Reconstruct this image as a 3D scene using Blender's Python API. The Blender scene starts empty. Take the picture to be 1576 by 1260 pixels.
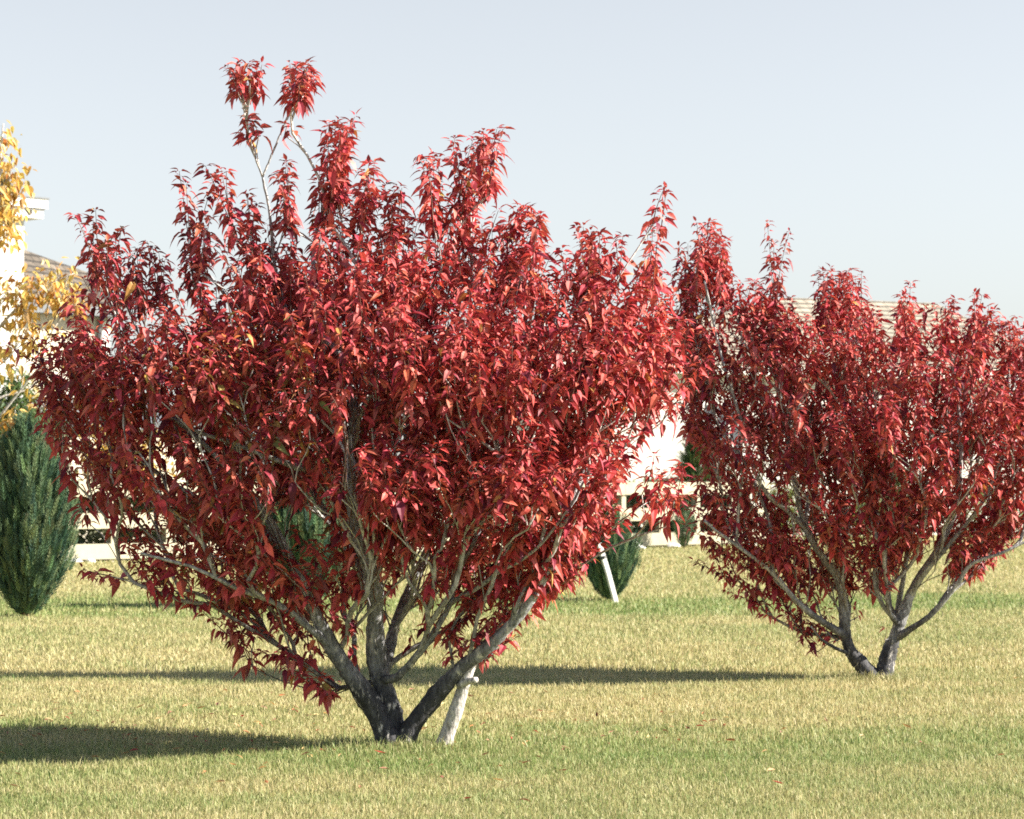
import bpy, math, random
import numpy as np
from mathutils import Vector, noise

rng = np.random.default_rng(7)
random.seed(7)
S = bpy.context.scene
COL = S.collection
PI = math.pi

# ------------------------------------------------------------------ camera
F = 4035.0                     # focal length in photo pixels (photo 1576 x 1260)
PITCH = math.atan(117.0 / F)
CAM_H = 1.5
cam_d = bpy.data.cameras.new("camera")
cam = bpy.data.objects.new("camera", cam_d)
COL.objects.link(cam)
cam.location = (0, 0, CAM_H)
cam.rotation_euler = (PI / 2 + PITCH, 0, 0)
cam_d.sensor_width = 36.0
cam_d.lens = 36.0 * F / 1576.0
cam_d.clip_end = 2000
cam_d.dof.use_dof = True
cam_d.dof.focus_distance = 15.0
cam_d.dof.aperture_fstop = 6.5
S.camera = cam
CP, SP = math.cos(PITCH), math.sin(PITCH)


def at(px, py, Y):
    """the world point at distance Y seen at photo pixel (px, py)"""
    u, v = (px - 788.0) / F, (630.0 - py) / F
    t = Y / (CP - v * SP)
    return np.array([u * t, Y, CAM_H + (SP + v * CP) * t])


# ------------------------------------------------------------------ sky, sun
SUN_EL, SUN_AZ = math.radians(31), math.radians(-4)      # azimuth from +X towards +Y
sd = np.array([math.cos(SUN_EL) * math.cos(SUN_AZ), math.cos(SUN_EL) * math.sin(SUN_AZ), math.sin(SUN_EL)])
W = bpy.data.worlds.new("World")
S.world = W
W.use_nodes = True
nt = W.node_tree
nt.nodes.clear()
wo = nt.nodes.new("ShaderNodeOutputWorld")
bg = nt.nodes.new("ShaderNodeBackground")
sky = nt.nodes.new("ShaderNodeTexSky")
sky.sky_type = 'NISHITA'
sky.sun_disc = False
sky.sun_elevation = SUN_EL
sky.sun_rotation = PI / 2 - SUN_AZ
sky.altitude = 300
sky.air_density = 1.0
sky.dust_density = 0.95
sky.ozone_density = 3.0
bg.inputs['Strength'].default_value = 0.060
hs_ = nt.nodes.new("ShaderNodeHueSaturation")
hs_.inputs['Saturation'].default_value = 0.34
nt.links.new(sky.outputs[0], hs_.inputs['Color'])
tint = nt.nodes.new("ShaderNodeMix")
tint.data_type, tint.blend_type = 'RGBA', 'MULTIPLY'
tint.inputs[0].default_value = 1.0
tint.inputs[7].default_value = (1.0, 0.985, 0.955, 1)
nt.links.new(hs_.outputs[0], tint.inputs[6])
# thin milky haze whitens the low sky only; overhead it stays blue
tcw = nt.nodes.new("ShaderNodeTexCoord")
spw = nt.nodes.new("ShaderNodeSeparateXYZ")
mrw = nt.nodes.new("ShaderNodeMapRange")
mrw.inputs['From Min'].default_value, mrw.inputs['From Max'].default_value = 0.22, 0.60
mxw = nt.nodes.new("ShaderNodeMix")
mxw.data_type = 'RGBA'
nt.links.new(tcw.outputs['Generated'], spw.inputs[0])
nt.links.new(spw.outputs[2], mrw.inputs['Value'])
nt.links.new(mrw.outputs[0], mxw.inputs[0])
nt.links.new(tint.outputs[2], mxw.inputs[6])
nt.links.new(sky.outputs[0], mxw.inputs[7])
nt.links.new(mxw.outputs[2], bg.inputs[0])
nt.links.new(bg.outputs[0], wo.inputs[0])

sun_d = bpy.data.lights.new("sun", 'SUN')
sun_d.energy = 5.0
sun_d.angle = math.radians(0.55)
sun_d.color = (1.0, 0.93, 0.82)
sun = bpy.data.objects.new("sun", sun_d)
COL.objects.link(sun)
sun.rotation_euler = Vector(sd).to_track_quat('Z', 'Y').to_euler()
sun.location = (30, 5, 30)

S.view_settings.view_transform = 'Standard'
S.view_settings.look = 'None'
S.view_settings.exposure = 1.66
S.view_settings.gamma = 1.0
S.cycles.use_denoising = False
S.cycles.max_bounces = 8
S.cycles.diffuse_bounces = 2
S.cycles.transmission_bounces = 6
S.cycles.filter_width = 1.7


# ------------------------------------------------------------------ materials
def mat(name):
    m = bpy.data.materials.new(name)
    m.use_nodes = True
    t = m.node_tree
    t.nodes.clear()
    return m, t, t.nodes.new("ShaderNodeOutputMaterial")


def N(t, kind, **kw):
    n = t.nodes.new("ShaderNode" + kind)
    for k, v in kw.items():
        if k in n.inputs:
            n.inputs[k].default_value = v
        else:
            setattr(n, k, v)
    return n


def ramp(t, stops, interp='LINEAR'):
    r = t.nodes.new("ShaderNodeValToRGB")
    r.color_ramp.interpolation = interp
    e = r.color_ramp.elements
    while len(e) < len(stops):
        e.new(0.5)
    for k, (p, c) in zip(e, stops):
        k.position = p
        k.color = c if len(c) == 4 else (*c, 1)
    return r


def mixc(t, fac, a, b, mode='MIX'):
    m = t.nodes.new("ShaderNodeMix")
    m.data_type = 'RGBA'
    m.blend_type = mode
    for sock, v in ((m.inputs[0], fac), (m.inputs[6], a), (m.inputs[7], b)):
        if hasattr(v, 'is_linked') or hasattr(v, 'links'):
            t.links.new(v, sock)
        elif isinstance(v, (int, float)):
            sock.default_value = v
        else:
            sock.default_value = (*v, 1) if len(v) == 3 else v
    return m.outputs[2]


def leaf_mat(name, trans=0.35, rough=0.42, spec=0.5, back=0.25, backcol=(0.45, 0.16, 0.14)):
    m, t, out = mat(name)
    a = N(t, "Attribute", attribute_name="col")
    geo = N(t, "NewGeometry")
    bm = t.nodes.new("ShaderNodeMath")
    bm.operation = 'MULTIPLY'
    bm.inputs[1].default_value = back
    t.links.new(geo.outputs['Backfacing'], bm.inputs[0])
    c = mixc(t, bm.outputs[0], a.outputs['Color'], backcol)
    p = N(t, "BsdfPrincipled", Roughness=rough)
    p.inputs['Specular IOR Level'].default_value = spec
    t.links.new(c, p.inputs['Base Color'])
    tr = N(t, "BsdfTranslucent")
    t.links.new(mixc(t, 1.0, a.outputs['Color'], (1.25, 1.0, 0.9), 'MULTIPLY'), tr.inputs['Color'])
    mx = N(t, "MixShader", Fac=trans)
    t.links.new(p.outputs[0], mx.inputs[1])
    t.links.new(tr.outputs[0], mx.inputs[2])
    t.links.new(mx.outputs[0], out.inputs['Surface'])
    return m


def bark_mat(name, low, high, z0, z1, fleck=(0.55, 0.52, 0.47)):
    """dark, fissured bark near the foot that turns smooth and pale grey further up"""
    m, t, out = mat(name)
    tc = N(t, "TexCoord")
    geo = N(t, "NewGeometry")
    sep = N(t, "SeparateXYZ")
    t.links.new(geo.outputs['Position'], sep.inputs[0])
    mr = N(t, "MapRange")
    mr.inputs['From Min'].default_value = z0
    mr.inputs['From Max'].default_value = z1
    n0 = N(t, "TexNoise", Scale=9.0, Detail=4.0)
    t.links.new(geo.outputs['Position'], n0.inputs['Vector'])
    ad = t.nodes.new("ShaderNodeMath")
    ad.operation = 'MULTIPLY_ADD'
    ad.inputs[1].default_value = 0.7
    t.links.new(n0.outputs[0], ad.inputs[0])
    t.links.new(sep.outputs[2], ad.inputs[2])
    t.links.new(ad.outputs[0], mr.inputs['Value'])
    mp = N(t, "Mapping")
    mp.inputs['Scale'].default_value = (1, 1, 0.3)
    t.links.new(geo.outputs['Position'], mp.inputs['Vector'])
    n1 = N(t, "TexNoise", Scale=60.0, Detail=6.0, Roughness=0.65)
    t.links.new(mp.outputs[0], n1.inputs['Vector'])
    n2 = N(t, "TexNoise", Scale=22.0, Detail=5.0, Roughness=0.7)
    t.links.new(mp.outputs[0], n2.inputs['Vector'])
    c = mixc(t, mr.outputs[0], low, high)
    r1 = ramp(t, [(0.34, (0.28, 0.27, 0.27)), (0.62, (1.18, 1.18, 1.18))])
    t.links.new(n1.outputs[0], r1.inputs[0])
    c = mixc(t, 1.0, c, r1.outputs[0], 'MULTIPLY')
    r2 = ramp(t, [(0.58, (0, 0, 0)), (0.66, (1, 1, 1))])
    t.links.new(n2.outputs[0], r2.inputs[0])
    c = mixc(t, r2.outputs[0], c, fleck)
    bmp = N(t, "Bump", Strength=0.8, Distance=0.01)
    t.links.new(n1.outputs[0], bmp.inputs['Height'])
    p = N(t, "BsdfPrincipled", Roughness=0.75)
    t.links.new(c, p.inputs['Base Color'])
    t.links.new(bmp.outputs[0], p.inputs['Normal'])
    t.links.new(p.outputs[0], out.inputs['Surface'])
    return m


def noisy_mat(name, c0, c1, scale=6.0, rough=0.6, bump=0.0, vec=(1, 1, 1), siding=None, spec=0.4):
    m, t, out = mat(name)
    geo = N(t, "NewGeometry")
    mp = N(t, "Mapping")
    mp.inputs['Scale'].default_value = vec
    t.links.new(geo.outputs['Position'], mp.inputs['Vector'])
    n = N(t, "TexNoise", Scale=scale, Detail=6.0, Roughness=0.6)
    t.links.new(mp.outputs[0], n.inputs['Vector'])
    r = ramp(t, [(0.3, c0), (0.7, c1)])
    t.links.new(n.outputs[0], r.inputs[0])
    p = N(t, "BsdfPrincipled", Roughness=rough)
    p.inputs['Specular IOR Level'].default_value = spec
    t.links.new(r.outputs[0], p.inputs['Base Color'])
    h = n.outputs[0]
    if siding:
        w = N(t, "TexWave", Scale=siding, Distortion=0.0)
        w.wave_type, w.bands_direction, w.wave_profile = 'BANDS', 'Z', 'SAW'
        t.links.new(geo.outputs['Position'], w.inputs['Vector'])
        h = w.outputs['Fac']
    if bump:
        b = N(t, "Bump", Strength=bump, Distance=0.03)
        t.links.new(h, b.inputs['Height'])
        t.links.new(b.outputs[0], p.inputs['Normal'])
    t.links.new(p.outputs[0], out.inputs['Surface'])
    return m


def shingle_mat(name, c0, c1, sx, sz):
    m, t, out = mat(name)
    geo = N(t, "NewGeometry")
    sep = N(t, "SeparateXYZ")
    t.links.new(geo.outputs['Position'], sep.inputs[0])
    cmb = N(t, "CombineXYZ")
    sm = t.nodes.new("ShaderNodeMath")
    sm.operation = 'ADD'
    t.links.new(sep.outputs[0], sm.inputs[0])
    t.links.new(sep.outputs[1], sm.inputs[1])
    t.links.new(sm.outputs[0], cmb.inputs[0])
    t.links.new(sep.outputs[2], cmb.inputs[1])
    br = N(t, "TexBrick", Scale=1.0)
    br.inputs['Brick Width'].default_value = sx
    br.inputs['Row Height'].default_value = sz
    br.inputs['Mortar Size'].default_value = 0.03
    br.inputs['Color1'].default_value = (*c0, 1)
    br.inputs['Color2'].default_value = (*c1, 1)
    br.inputs['Mortar'].default_value = (c0[0] * .35, c0[1] * .35, c0[2] * .35, 1)
    t.links.new(cmb.outputs[0], br.inputs['Vector'])
    n = N(t, "TexNoise", Scale=3.0, Detail=5.0)
    t.links.new(geo.outputs['Position'], n.inputs['Vector'])
    r = ramp(t, [(0.3, (.7, .7, .7)), (0.7, (1.2, 1.2, 1.2))])
    t.links.new(n.outputs[0], r.inputs[0])
    c = mixc(t, 1.0, br.outputs[0], r.outputs[0], 'MULTIPLY')
    p = N(t, "BsdfPrincipled", Roughness=0.85)
    t.links.new(c, p.inputs['Base Color'])
    b = N(t, "Bump", Strength=0.6, Distance=0.03)
    t.links.new(br.outputs[1], b.inputs['Height'])
    b.invert = True
    t.links.new(b.outputs[0], p.inputs['Normal'])
    t.links.new(p.outputs[0], out.inputs['Surface'])
    return m


def grass_nodes(t, geo):
    """colour of the lawn from where one stands on it: straw with greener rows and patches"""
    sep = N(t, "SeparateXYZ")
    t.links.new(geo.outputs['Position'], sep.inputs[0])
    mp = N(t, "Mapping")
    mp.inputs['Scale'].default_value = (0.28, 0.45, 0.0)
    t.links.new(geo.outputs['Position'], mp.inputs['Vector'])
    n1 = N(t, "TexNoise", Scale=1.0, Detail=3.0, Roughness=0.55)
    t.links.new(mp.outputs[0], n1.inputs['Vector'])
    # wobble the distance so that rows have ragged edges
    ma = t.nodes.new("ShaderNodeMath")
    ma.operation = 'MULTIPLY_ADD'
    ma.inputs[1].default_value = 8.0
    t.links.new(n1.outputs[0], ma.inputs[0])
    t.links.new(sep.outputs[1], ma.inputs[2])
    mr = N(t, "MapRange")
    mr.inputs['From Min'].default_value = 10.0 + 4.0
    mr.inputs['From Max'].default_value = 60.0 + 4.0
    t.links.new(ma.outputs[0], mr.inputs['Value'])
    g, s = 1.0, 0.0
    stops = [(0.0, .45), (0.045, .55), (0.075, .55), (0.092, .85), (0.112, .80), (0.135, .25), (0.16, .10), (0.188, .15), (0.203, .50), (0.218, .18), (0.27, .12), (0.335, .50), (0.375, .20), (0.40, .45), (0.43, 1.0), (0.49, 1.0),  # green peaks at both trees: greener turf, plus their shadows painted into the colour
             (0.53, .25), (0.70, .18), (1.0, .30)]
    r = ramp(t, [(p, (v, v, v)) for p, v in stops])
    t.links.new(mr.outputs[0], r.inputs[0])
    mp2 = N(t, "Mapping")
    mp2.inputs['Scale'].default_value = (0.42, 1.15, 0.0)
    t.links.new(geo.outputs['Position'], mp2.inputs['Vector'])
    n2 = N(t, "TexNoise", Scale=1.3, Detail=5.0, Roughness=0.65)
    t.links.new(mp2.outputs[0], n2.inputs['Vector'])
    r2 = ramp(t, [(0.32, (0, 0, 0)), (0.70, (1, 1, 1))])
    t.links.new(n2.outputs[0], r2.inputs[0])
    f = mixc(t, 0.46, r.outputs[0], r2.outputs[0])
    return f


STRAW, STRAW2 = (0.45, 0.365, 0.165), (0.58, 0.505, 0.30)
GREEN, GREEN2 = (0.110, 0.195, 0.046), (0.20, 0.27, 0.080)


def lawn_mat():
    m, t, out = mat("lawn")
    geo = N(t, "NewGeometry")
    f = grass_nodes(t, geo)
    n = N(t, "TexNoise", Scale=30.0, Detail=5.0, Roughness=0.7)
    t.links.new(geo.outputs['Position'], n.inputs['Vector'])
    r = ramp(t, [(0.35, (0.62, 0.62, 0.6)), (0.65, (1.1, 1.1, 1.1))])
    t.links.new(n.outputs[0], r.inputs[0])
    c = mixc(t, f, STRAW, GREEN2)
    c = mixc(t, 1.0, c, r.outputs[0], 'MULTIPLY')
    p = N(t, "BsdfPrincipled", Roughness=0.9)
    p.inputs['Specular IOR Level'].default_value = 0.15
    t.links.new(c, p.inputs['Base Color'])
    b = N(t, "Bump", Strength=0.7, Distance=0.03)
    t.links.new(n.outputs[0], b.inputs['Height'])
    t.links.new(b.outputs[0], p.inputs['Normal'])
    t.links.new(p.outputs[0], out.inputs['Surface'])
    return m


def blade_mat():
    m, t, out = mat("grass_blades")
    geo = N(t, "NewGeometry")
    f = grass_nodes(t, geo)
    a = N(t, "Attribute", attribute_name="col")         # r: blade's own dryness, g: lightness
    sp = N(t, "SeparateColor")
    t.links.new(a.outputs['Color'], sp.inputs[0])
    ad = t.nodes.new("ShaderNodeMath")
    ad.operation = 'ADD'
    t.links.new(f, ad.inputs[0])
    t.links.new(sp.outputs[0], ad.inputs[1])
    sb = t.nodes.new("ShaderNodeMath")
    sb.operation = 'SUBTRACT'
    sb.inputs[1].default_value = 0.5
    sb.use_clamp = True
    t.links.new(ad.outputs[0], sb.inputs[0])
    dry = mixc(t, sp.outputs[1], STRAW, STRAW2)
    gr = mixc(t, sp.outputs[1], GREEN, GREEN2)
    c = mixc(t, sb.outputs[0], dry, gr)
    p = N(t, "BsdfPrincipled", Roughness=0.55)
    p.inputs['Specular IOR Level'].default_value = 0.35
    t.links.new(c, p.inputs['Base Color'])
    tr = N(t, "BsdfTranslucent")
    t.links.new(c, tr.inputs['Color'])
    mx = N(t, "MixShader", Fac=0.35)
    t.links.new(p.outputs[0], mx.inputs[1])
    t.links.new(tr.outputs[0], mx.inputs[2])
    t.links.new(mx.outputs[0], out.inputs['Surface'])
    return m


# ------------------------------------------------------------------ mesh helpers
def link(name, me, m=None, parent=None):
    o = bpy.data.objects.new(name, me)
    COL.objects.link(o)
    if m:
        me.materials.append(m)
    if parent:
        o.parent = parent
    return o


def tag(o, label=None, cat=None, group=None, kind=None):
    for k, v in (('label', label), ('category', cat), ('group', group), ('kind', kind)):
        if v:
            o[k] = v
    return o


def thing(name, label, cat, loc=(0, 0, 0), group=None):
    o = bpy.data.objects.new(name, None)
    COL.objects.link(o)
    o.location = [float(v) for v in loc]
    o.empty_display_size = 0.3
    return tag(o, label, cat, group)


def mesh_np(name, V, polys, col=None, smooth=False):
    """V: (n,3); polys: list of int arrays (m,k); col: (n,3) point colours"""
    me = bpy.data.meshes.new(name)
    V = np.asarray(V, np.float32)
    me.vertices.add(len(V))
    me.vertices.foreach_set("co", V.ravel())
    li = np.concatenate([p.ravel() for p in polys]).astype(np.int32)
    tot = np.concatenate([np.full(len(p), p.shape[1]) for p in polys]).astype(np.int32)
    st = np.concatenate([[0], np.cumsum(tot)[:-1]]).astype(np.int32)
    me.loops.add(len(li))
    me.loops.foreach_set("vertex_index", li)
    me.polygons.add(len(tot))
    me.polygons.foreach_set("loop_start", st)
    me.polygons.foreach_set("loop_total", tot)
    me.polygons.foreach_set("use_smooth", np.full(len(tot), smooth))
    if col is not None:
        a = me.attributes.new("col", 'FLOAT_COLOR', 'POINT')
        c4 = np.ones((len(V), 4), np.float32)
        c4[:, :3] = col
        a.data.foreach_set("color", c4.ravel())
    me.update(calc_edges=True)
    return me


class MB:
    """collects pieces of one mesh (kept relative to an origin)"""

    def __init__(self, o=(0, 0, 0)):
        self.o = np.array(o, float)
        self.V, self.P, self.n = [], {}, 0

    def add(self, V, polys):
        V = np.asarray(V, float)
        for p in polys:
            p = np.asarray(p)
            self.P.setdefault(p.shape[1], []).append(p + self.n)
        self.V.append(V - self.o)
        self.n += len(V)

    def box(self, c, s, rz=0.0):
        c, s = np.array(c, float), np.array(s, float) / 2
        k = np.array([[-1, -1, -1], [1, -1, -1], [1, 1, -1], [-1, 1, -1], [-1, -1, 1], [1, -1, 1], [1, 1, 1], [-1, 1, 1]]) * s
        R = np.array([[math.cos(rz), -math.sin(rz), 0], [math.sin(rz), math.cos(rz), 0], [0, 0, 1]])
        self.add(k @ R.T + c, [np.array([[0, 3, 2, 1], [4, 5, 6, 7], [0, 1, 5, 4], [1, 2, 6, 5], [2, 3, 7, 6], [3, 0, 4, 7]])])

    def poly(self, pts):
        self.add(np.array(pts, float), [np.arange(len(pts))[None, :]])

    def slab(self, pts, th):
        """flat polygon (counter-clockwise from outside) with a thickness th inwards"""
        p = np.array(pts, float)
        nrm = np.cross(p[1] - p[0], p[2] - p[0])
        nrm /= np.linalg.norm(nrm)
        q = p - nrm * th
        k = len(p)
        self.add(np.vstack([p, q]), [np.arange(k)[None, :], (np.arange(k)[::-1] + k)[None, :],
                                     np.array([[i, i + k, (i + 1) % k + k, (i + 1) % k] for i in range(k)])])

    def tube(self, pts, rad, sides=8, rough=0.0, cap=True):
        pts, rad = np.asarray(pts, float), np.asarray(rad, float)
        n = len(pts)
        tan = np.gradient(pts, axis=0)
        tan /= np.linalg.norm(tan, axis=1)[:, None] + 1e-9
        ref = np.array([0.31, 0.9, 0.3])
        A = np.cross(tan, ref)
        A /= np.linalg.norm(A, axis=1)[:, None] + 1e-9
        B = np.cross(tan, A)
        th = np.linspace(0, 2 * PI, sides, endpoint=False)
        rr = rad[:, None] * (1 + rough * rng.normal(size=(n, sides)) * 0.5)
        V = pts[:, None, :] + rr[:, :, None] * (np.cos(th)[None, :, None] * A[:, None, :] + np.sin(th)[None, :, None] * B[:, None, :])
        i = np.arange(n - 1)[:, None] * sides
        j = np.arange(sides)[None, :]
        j2 = (j + 1) % sides
        q = np.stack([i + j, i + j2, i + sides + j2, i + sides + j], -1).reshape(-1, 4)
        P = [q]
        if cap:
            P.append((np.arange(sides) + (n - 1) * sides)[None, :])
            P.append(np.arange(sides)[::-1][None, :])
        self.add(V.reshape(-1, 3), P)

    def build(self, name, m, parent=None, smooth=False):
        me = mesh_np(name, np.vstack(self.V), [np.vstack(v) for v in self.P.values()], smooth=smooth)
        return link(name, me, m, parent)


def smooth_path(pts, k=5):
    """Catmull-Rom through pts"""
    pts = np.asarray(pts, float)
    p = np.vstack([2 * pts[0] - pts[1], pts, 2 * pts[-1] - pts[-2]])
    out = []
    for i in range(1, len(p) - 2):
        for s in np.linspace(0, 1, k, endpoint=False):
            a, b, c, d = p[i - 1], p[i], p[i + 1], p[i + 2]
            out.append(0.5 * (2 * b + (c - a) * s + (2 * a - 5 * b + 4 * c - d) * s * s + (3 * b - a - 3 * c + d) * s ** 3))
    out.append(p[-2])
    return np.array(out)


# ------------------------------------------------------------------ leaves
# outline of a slender leaf, length 1 along x, folded along its midrib, widest before the middle
LX = np.array([-0.28, 0.0, 0.26, 0.52, 0.78, 1.0, 0.22, 0.50, 0.78, 0.22, 0.50, 0.78])
LY = np.array([0.0, 0.0, 0.0, 0.0, 0.0, 0.0, 0.165, 0.195, 0.105, -0.165, -0.195, -0.105])
LZ = np.array([0.0, 0.0, -0.02, -0.025, -0.01, 0.0, 0.07, 0.075, 0.035, 0.07, 0.075, 0.035])
L_TRI = np.array([[1, 2, 6], [4, 5, 8], [1, 9, 2], [4, 11, 5]])
L_QUAD = np.array([[2, 3, 7, 6], [3, 4, 8, 7], [2, 9, 10, 3], [3, 10, 11, 4]])


def leaves_mesh(name, pos, d, nrm, size, curl, width, col, origin):
    """pos: petiole foot, d: pointing direction, nrm: upper side; all per leaf"""
    n = len(pos)
    d = d / np.linalg.norm(d, axis=1)[:, None]
    s = np.cross(nrm, d)
    s /= np.linalg.norm(s, axis=1)[:, None] + 1e-9
    u = np.cross(d, s)
    x = LX[None, :] * size[:, None]
    y = LY[None, :] * (size * width)[:, None]
    z = LZ[None, :] * size[:, None] - curl[:, None] * np.clip(LX, 0, 1)[None, :] ** 2 * size[:, None]
    x = x + 0.28 * size[:, None]
    V = pos[:, None, :] + x[..., None] * d[:, None, :] + y[..., None] * s[:, None, :] + z[..., None] * u[:, None, :]
    # the petiole: a narrow third triangle from the twig to the blade
    pw = 0.012 * size
    pet = np.stack([V[:, 0] + s * pw[:, None], V[:, 0] - s * pw[:, None]], 1)
    V = np.concatenate([V, pet], 1)
    k = V.shape[1]
    off = (np.arange(n) * k)[:, None, None]
    tri = (np.vstack([L_TRI, [[12, 13, 1]]])[None] + off).reshape(-1, 3)
    quad = (L_QUAD[None] + off).reshape(-1, 4)
    C = np.repeat(col[:, None, :], k, 1)
    C = C * (1 + rng.normal(0, 0.05, (n, k, 1)))
    return mesh_np(name, V.reshape(-1, 3) - np.array(origin), [tri, quad], C.reshape(-1, 3))


def pick(pal, w, n):
    pal, w = np.array(pal), np.array(w, float)
    c = pal[rng.choice(len(pal), n, p=w / w.sum())]
    return np.clip(c * rng.lognormal(0, 0.16, (n, 1)) * rng.lognormal(0, 0.06, (n, 3)), 0, 1)


def inside(poly, P):
    poly = np.asarray(poly, float)
    x, y = P[:, 0], P[:, 1]
    r = np.zeros(len(P), bool)
    j = len(poly) - 1
    for i in range(len(poly)):
        xi, yi = poly[i]
        xj, yj = poly[j]
        c = ((yi > y) != (yj > y)) & (x < (xj - xi) * (y - yi) / (yj - yi + 1e-9) + xi)
        r ^= c
        j = i
    return r


def row_extent(poly, ys):
    poly = np.asarray(poly, float)
    lo, hi = np.full(len(ys), 1e9), np.full(len(ys), -1e9)
    j = len(poly) - 1
    for i in range(len(poly)):
        (xi, yi), (xj, yj) = poly[i], poly[j]
        c = (yi > ys) != (yj > ys)
        xx = (xj - xi) * (ys - yi) / (yj - yi + 1e-9) + xi
        lo = np.where(c, np.minimum(lo, xx), lo)
        hi = np.where(c, np.maximum(hi, xx), hi)
        j = i
    return lo, hi


# ------------------------------------------------------------------ the red trees
class Skeleton:
    def __init__(self):
        self.p, self.par, self.r, self.dead = [], [], [], []

    def node(self, p, par, r=0.0):
        self.p.append(np.array(p, float))
        self.par.append(par)
        self.r.append(r)
        self.dead.append(False)
        return len(self.p) - 1

    def stem(self, pts, par=-1, rad=(0.05, 0.02)):
        ids = []
        for i, q in enumerate(pts):
            par = self.node(q, par, rad[0] + (rad[1] - rad[0]) * (i / (len(pts) - 1)) ** 0.62)
            ids.append(par)
        return ids


def grow(sk, targets, up=0.5):
    """join every shoot foot to the nearest suitable branch by a bowed twig"""
    base = sk.p[0]
    order = np.argsort(np.linalg.norm(targets - base, axis=1))
    ends = {}
    for k in order:
        T = targets[k]
        P = np.array(sk.p)
        d = np.linalg.norm(P - T, axis=1)
        dz = np.maximum(0, P[:, 2] - T[2] + 0.16)
        toaxis = np.linalg.norm(P - base, axis=1)
        outw = np.maximum(0, toaxis - np.linalg.norm(T - base) + 0.05)
        rr = np.array(sk.r)
        cost = d + 1.6 * dz + 0.8 * outw + np.where(rr > 0.045, 0.35, 0.0) + np.where(P[:, 2] < 0.30, 4.0, 0.0)
        par_ = np.array(sk.par)
        pdir = P - P[np.maximum(par_, 0)]
        pdir /= np.linalg.norm(pdir, axis=1)[:, None] + 1e-9
        nxy = P[:, :2] - base[:2]
        nl = np.linalg.norm(nxy, axis=1)
        inw = -np.sum(nxy * (T - P)[:, :2], axis=1) / (nl + 1e-9)
        cost = cost + np.where(nl > 0.08, 1.1 * np.maximum(0, inw), 0.0)
        cosa = np.sum(pdir * (T - P), axis=1) / (d + 1e-9)
        cost = cost + 0.8 * d * (1 - cosa) + 3.0 * np.array(sk.dead, float)
        i = int(np.argmin(cost))
        a = P[i]
        L = d[i]
        pd = a - P[sk.par[i]] if sk.par[i] >= 0 else np.array([0, 0, 1.0])
        pd = pd / (np.linalg.norm(pd) + 1e-9)
        m = a + L * 0.45 * (0.55 * pd + 0.45 * (T - a) / (L + 1e-9) + np.array([0, 0, 0.10])) + rng.normal(0, 0.05 * L, 3)
        n = max(2, int(L / 0.12))
        par = i
        for s in np.linspace(0, 1, n + 1)[1:]:
            q = (1 - s) ** 2 * a + 2 * s * (1 - s) * m + s * s * T
            par = sk.node(q + rng.normal(0, 0.006, 3) * (s < 1), par)
        ends[k] = par
    return ends


def pipe(sk, tip=0.0035, pw=2.35, lim=0.016):
    n = len(sk.p)
    kids = [[] for _ in range(n)]
    for i, q in enumerate(sk.par):
        if q >= 0:
            kids[q].append(i)
    acc = np.zeros(n)
    for i in range(n - 1, -1, -1):
        if not kids[i]:
            acc[i] = tip ** pw
        if sk.par[i] >= 0:
            acc[sk.par[i]] += acc[i]
    r = acc ** (1 / pw)
    r = np.minimum(r, lim)
    given = np.array(sk.r)
    return np.where(given > 0, given, r), kids


def chains(sk, r, kids, skip):
    """paths of nodes from each fork outwards, leaving out the traced stems"""
    out, stack = [], []
    for i in range(len(sk.p)):
        if i in skip:
            for c in kids[i]:
                if c not in skip:
                    stack.append((i, c))
    while stack:
        a, i = stack.pop()
        ch, rad = [sk.p[a], sk.p[i]], [min(r[a], r[i] * 1.25), r[i]]
        while kids[i]:
            ks = sorted(kids[i], key=lambda c: -r[c])
            for c in ks[1:]:
                stack.append((i, c))
            i = ks[0]
            ch.append(sk.p[i])
            rad.append(r[i])
        out.append((np.array(ch), np.array(rad)))
    return out


RED = [(0.43, 0.058, 0.058), (0.50, 0.092, 0.075), (0.30, 0.030, 0.043), (0.50, 0.118, 0.068), (0.52, 0.145, 0.125), (0.13, 0.014, 0.028), (0.42, 0.22, 0.06)]
RED_W = [32, 20, 20, 8, 8, 9, 0.8]
OLIVE = [(0.36, 0.10, 0.03), (0.32, 0.21, 0.05), (0.26, 0.03, 0.025), (0.20, 0.19, 0.06)]
OLIVE_W = [3, 2, 5, 1]


class Foliage:
    def __init__(self):
        self.pos, self.d, self.n, self.size, self.curl, self.w, self.col = [], [], [], [], [], [], []

    def leaf(self, p, az, el, size, curl, col, roll=0.0, width=1.0):
        ce = math.cos(el)
        d = np.array([math.cos(az) * ce, math.sin(az) * ce, math.sin(el)])
        n = np.array([-math.cos(az) * math.sin(el), -math.sin(az) * math.sin(el), ce])
        s = np.cross(n, d)
        n = n * math.cos(roll) + s * math.sin(roll)
        self.pos.append(p)
        self.d.append(d)
        self.n.append(n)
        self.size.append(size)
        self.curl.append(curl)
        self.w.append(width)
        self.col.append(col)

    def mesh(self, name, origin):
        return leaves_mesh(name, np.array(self.pos), np.array(self.d), np.array(self.n), np.array(self.size), np.array(self.curl),
                           np.array(self.w), np.array(self.col), origin)


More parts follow.
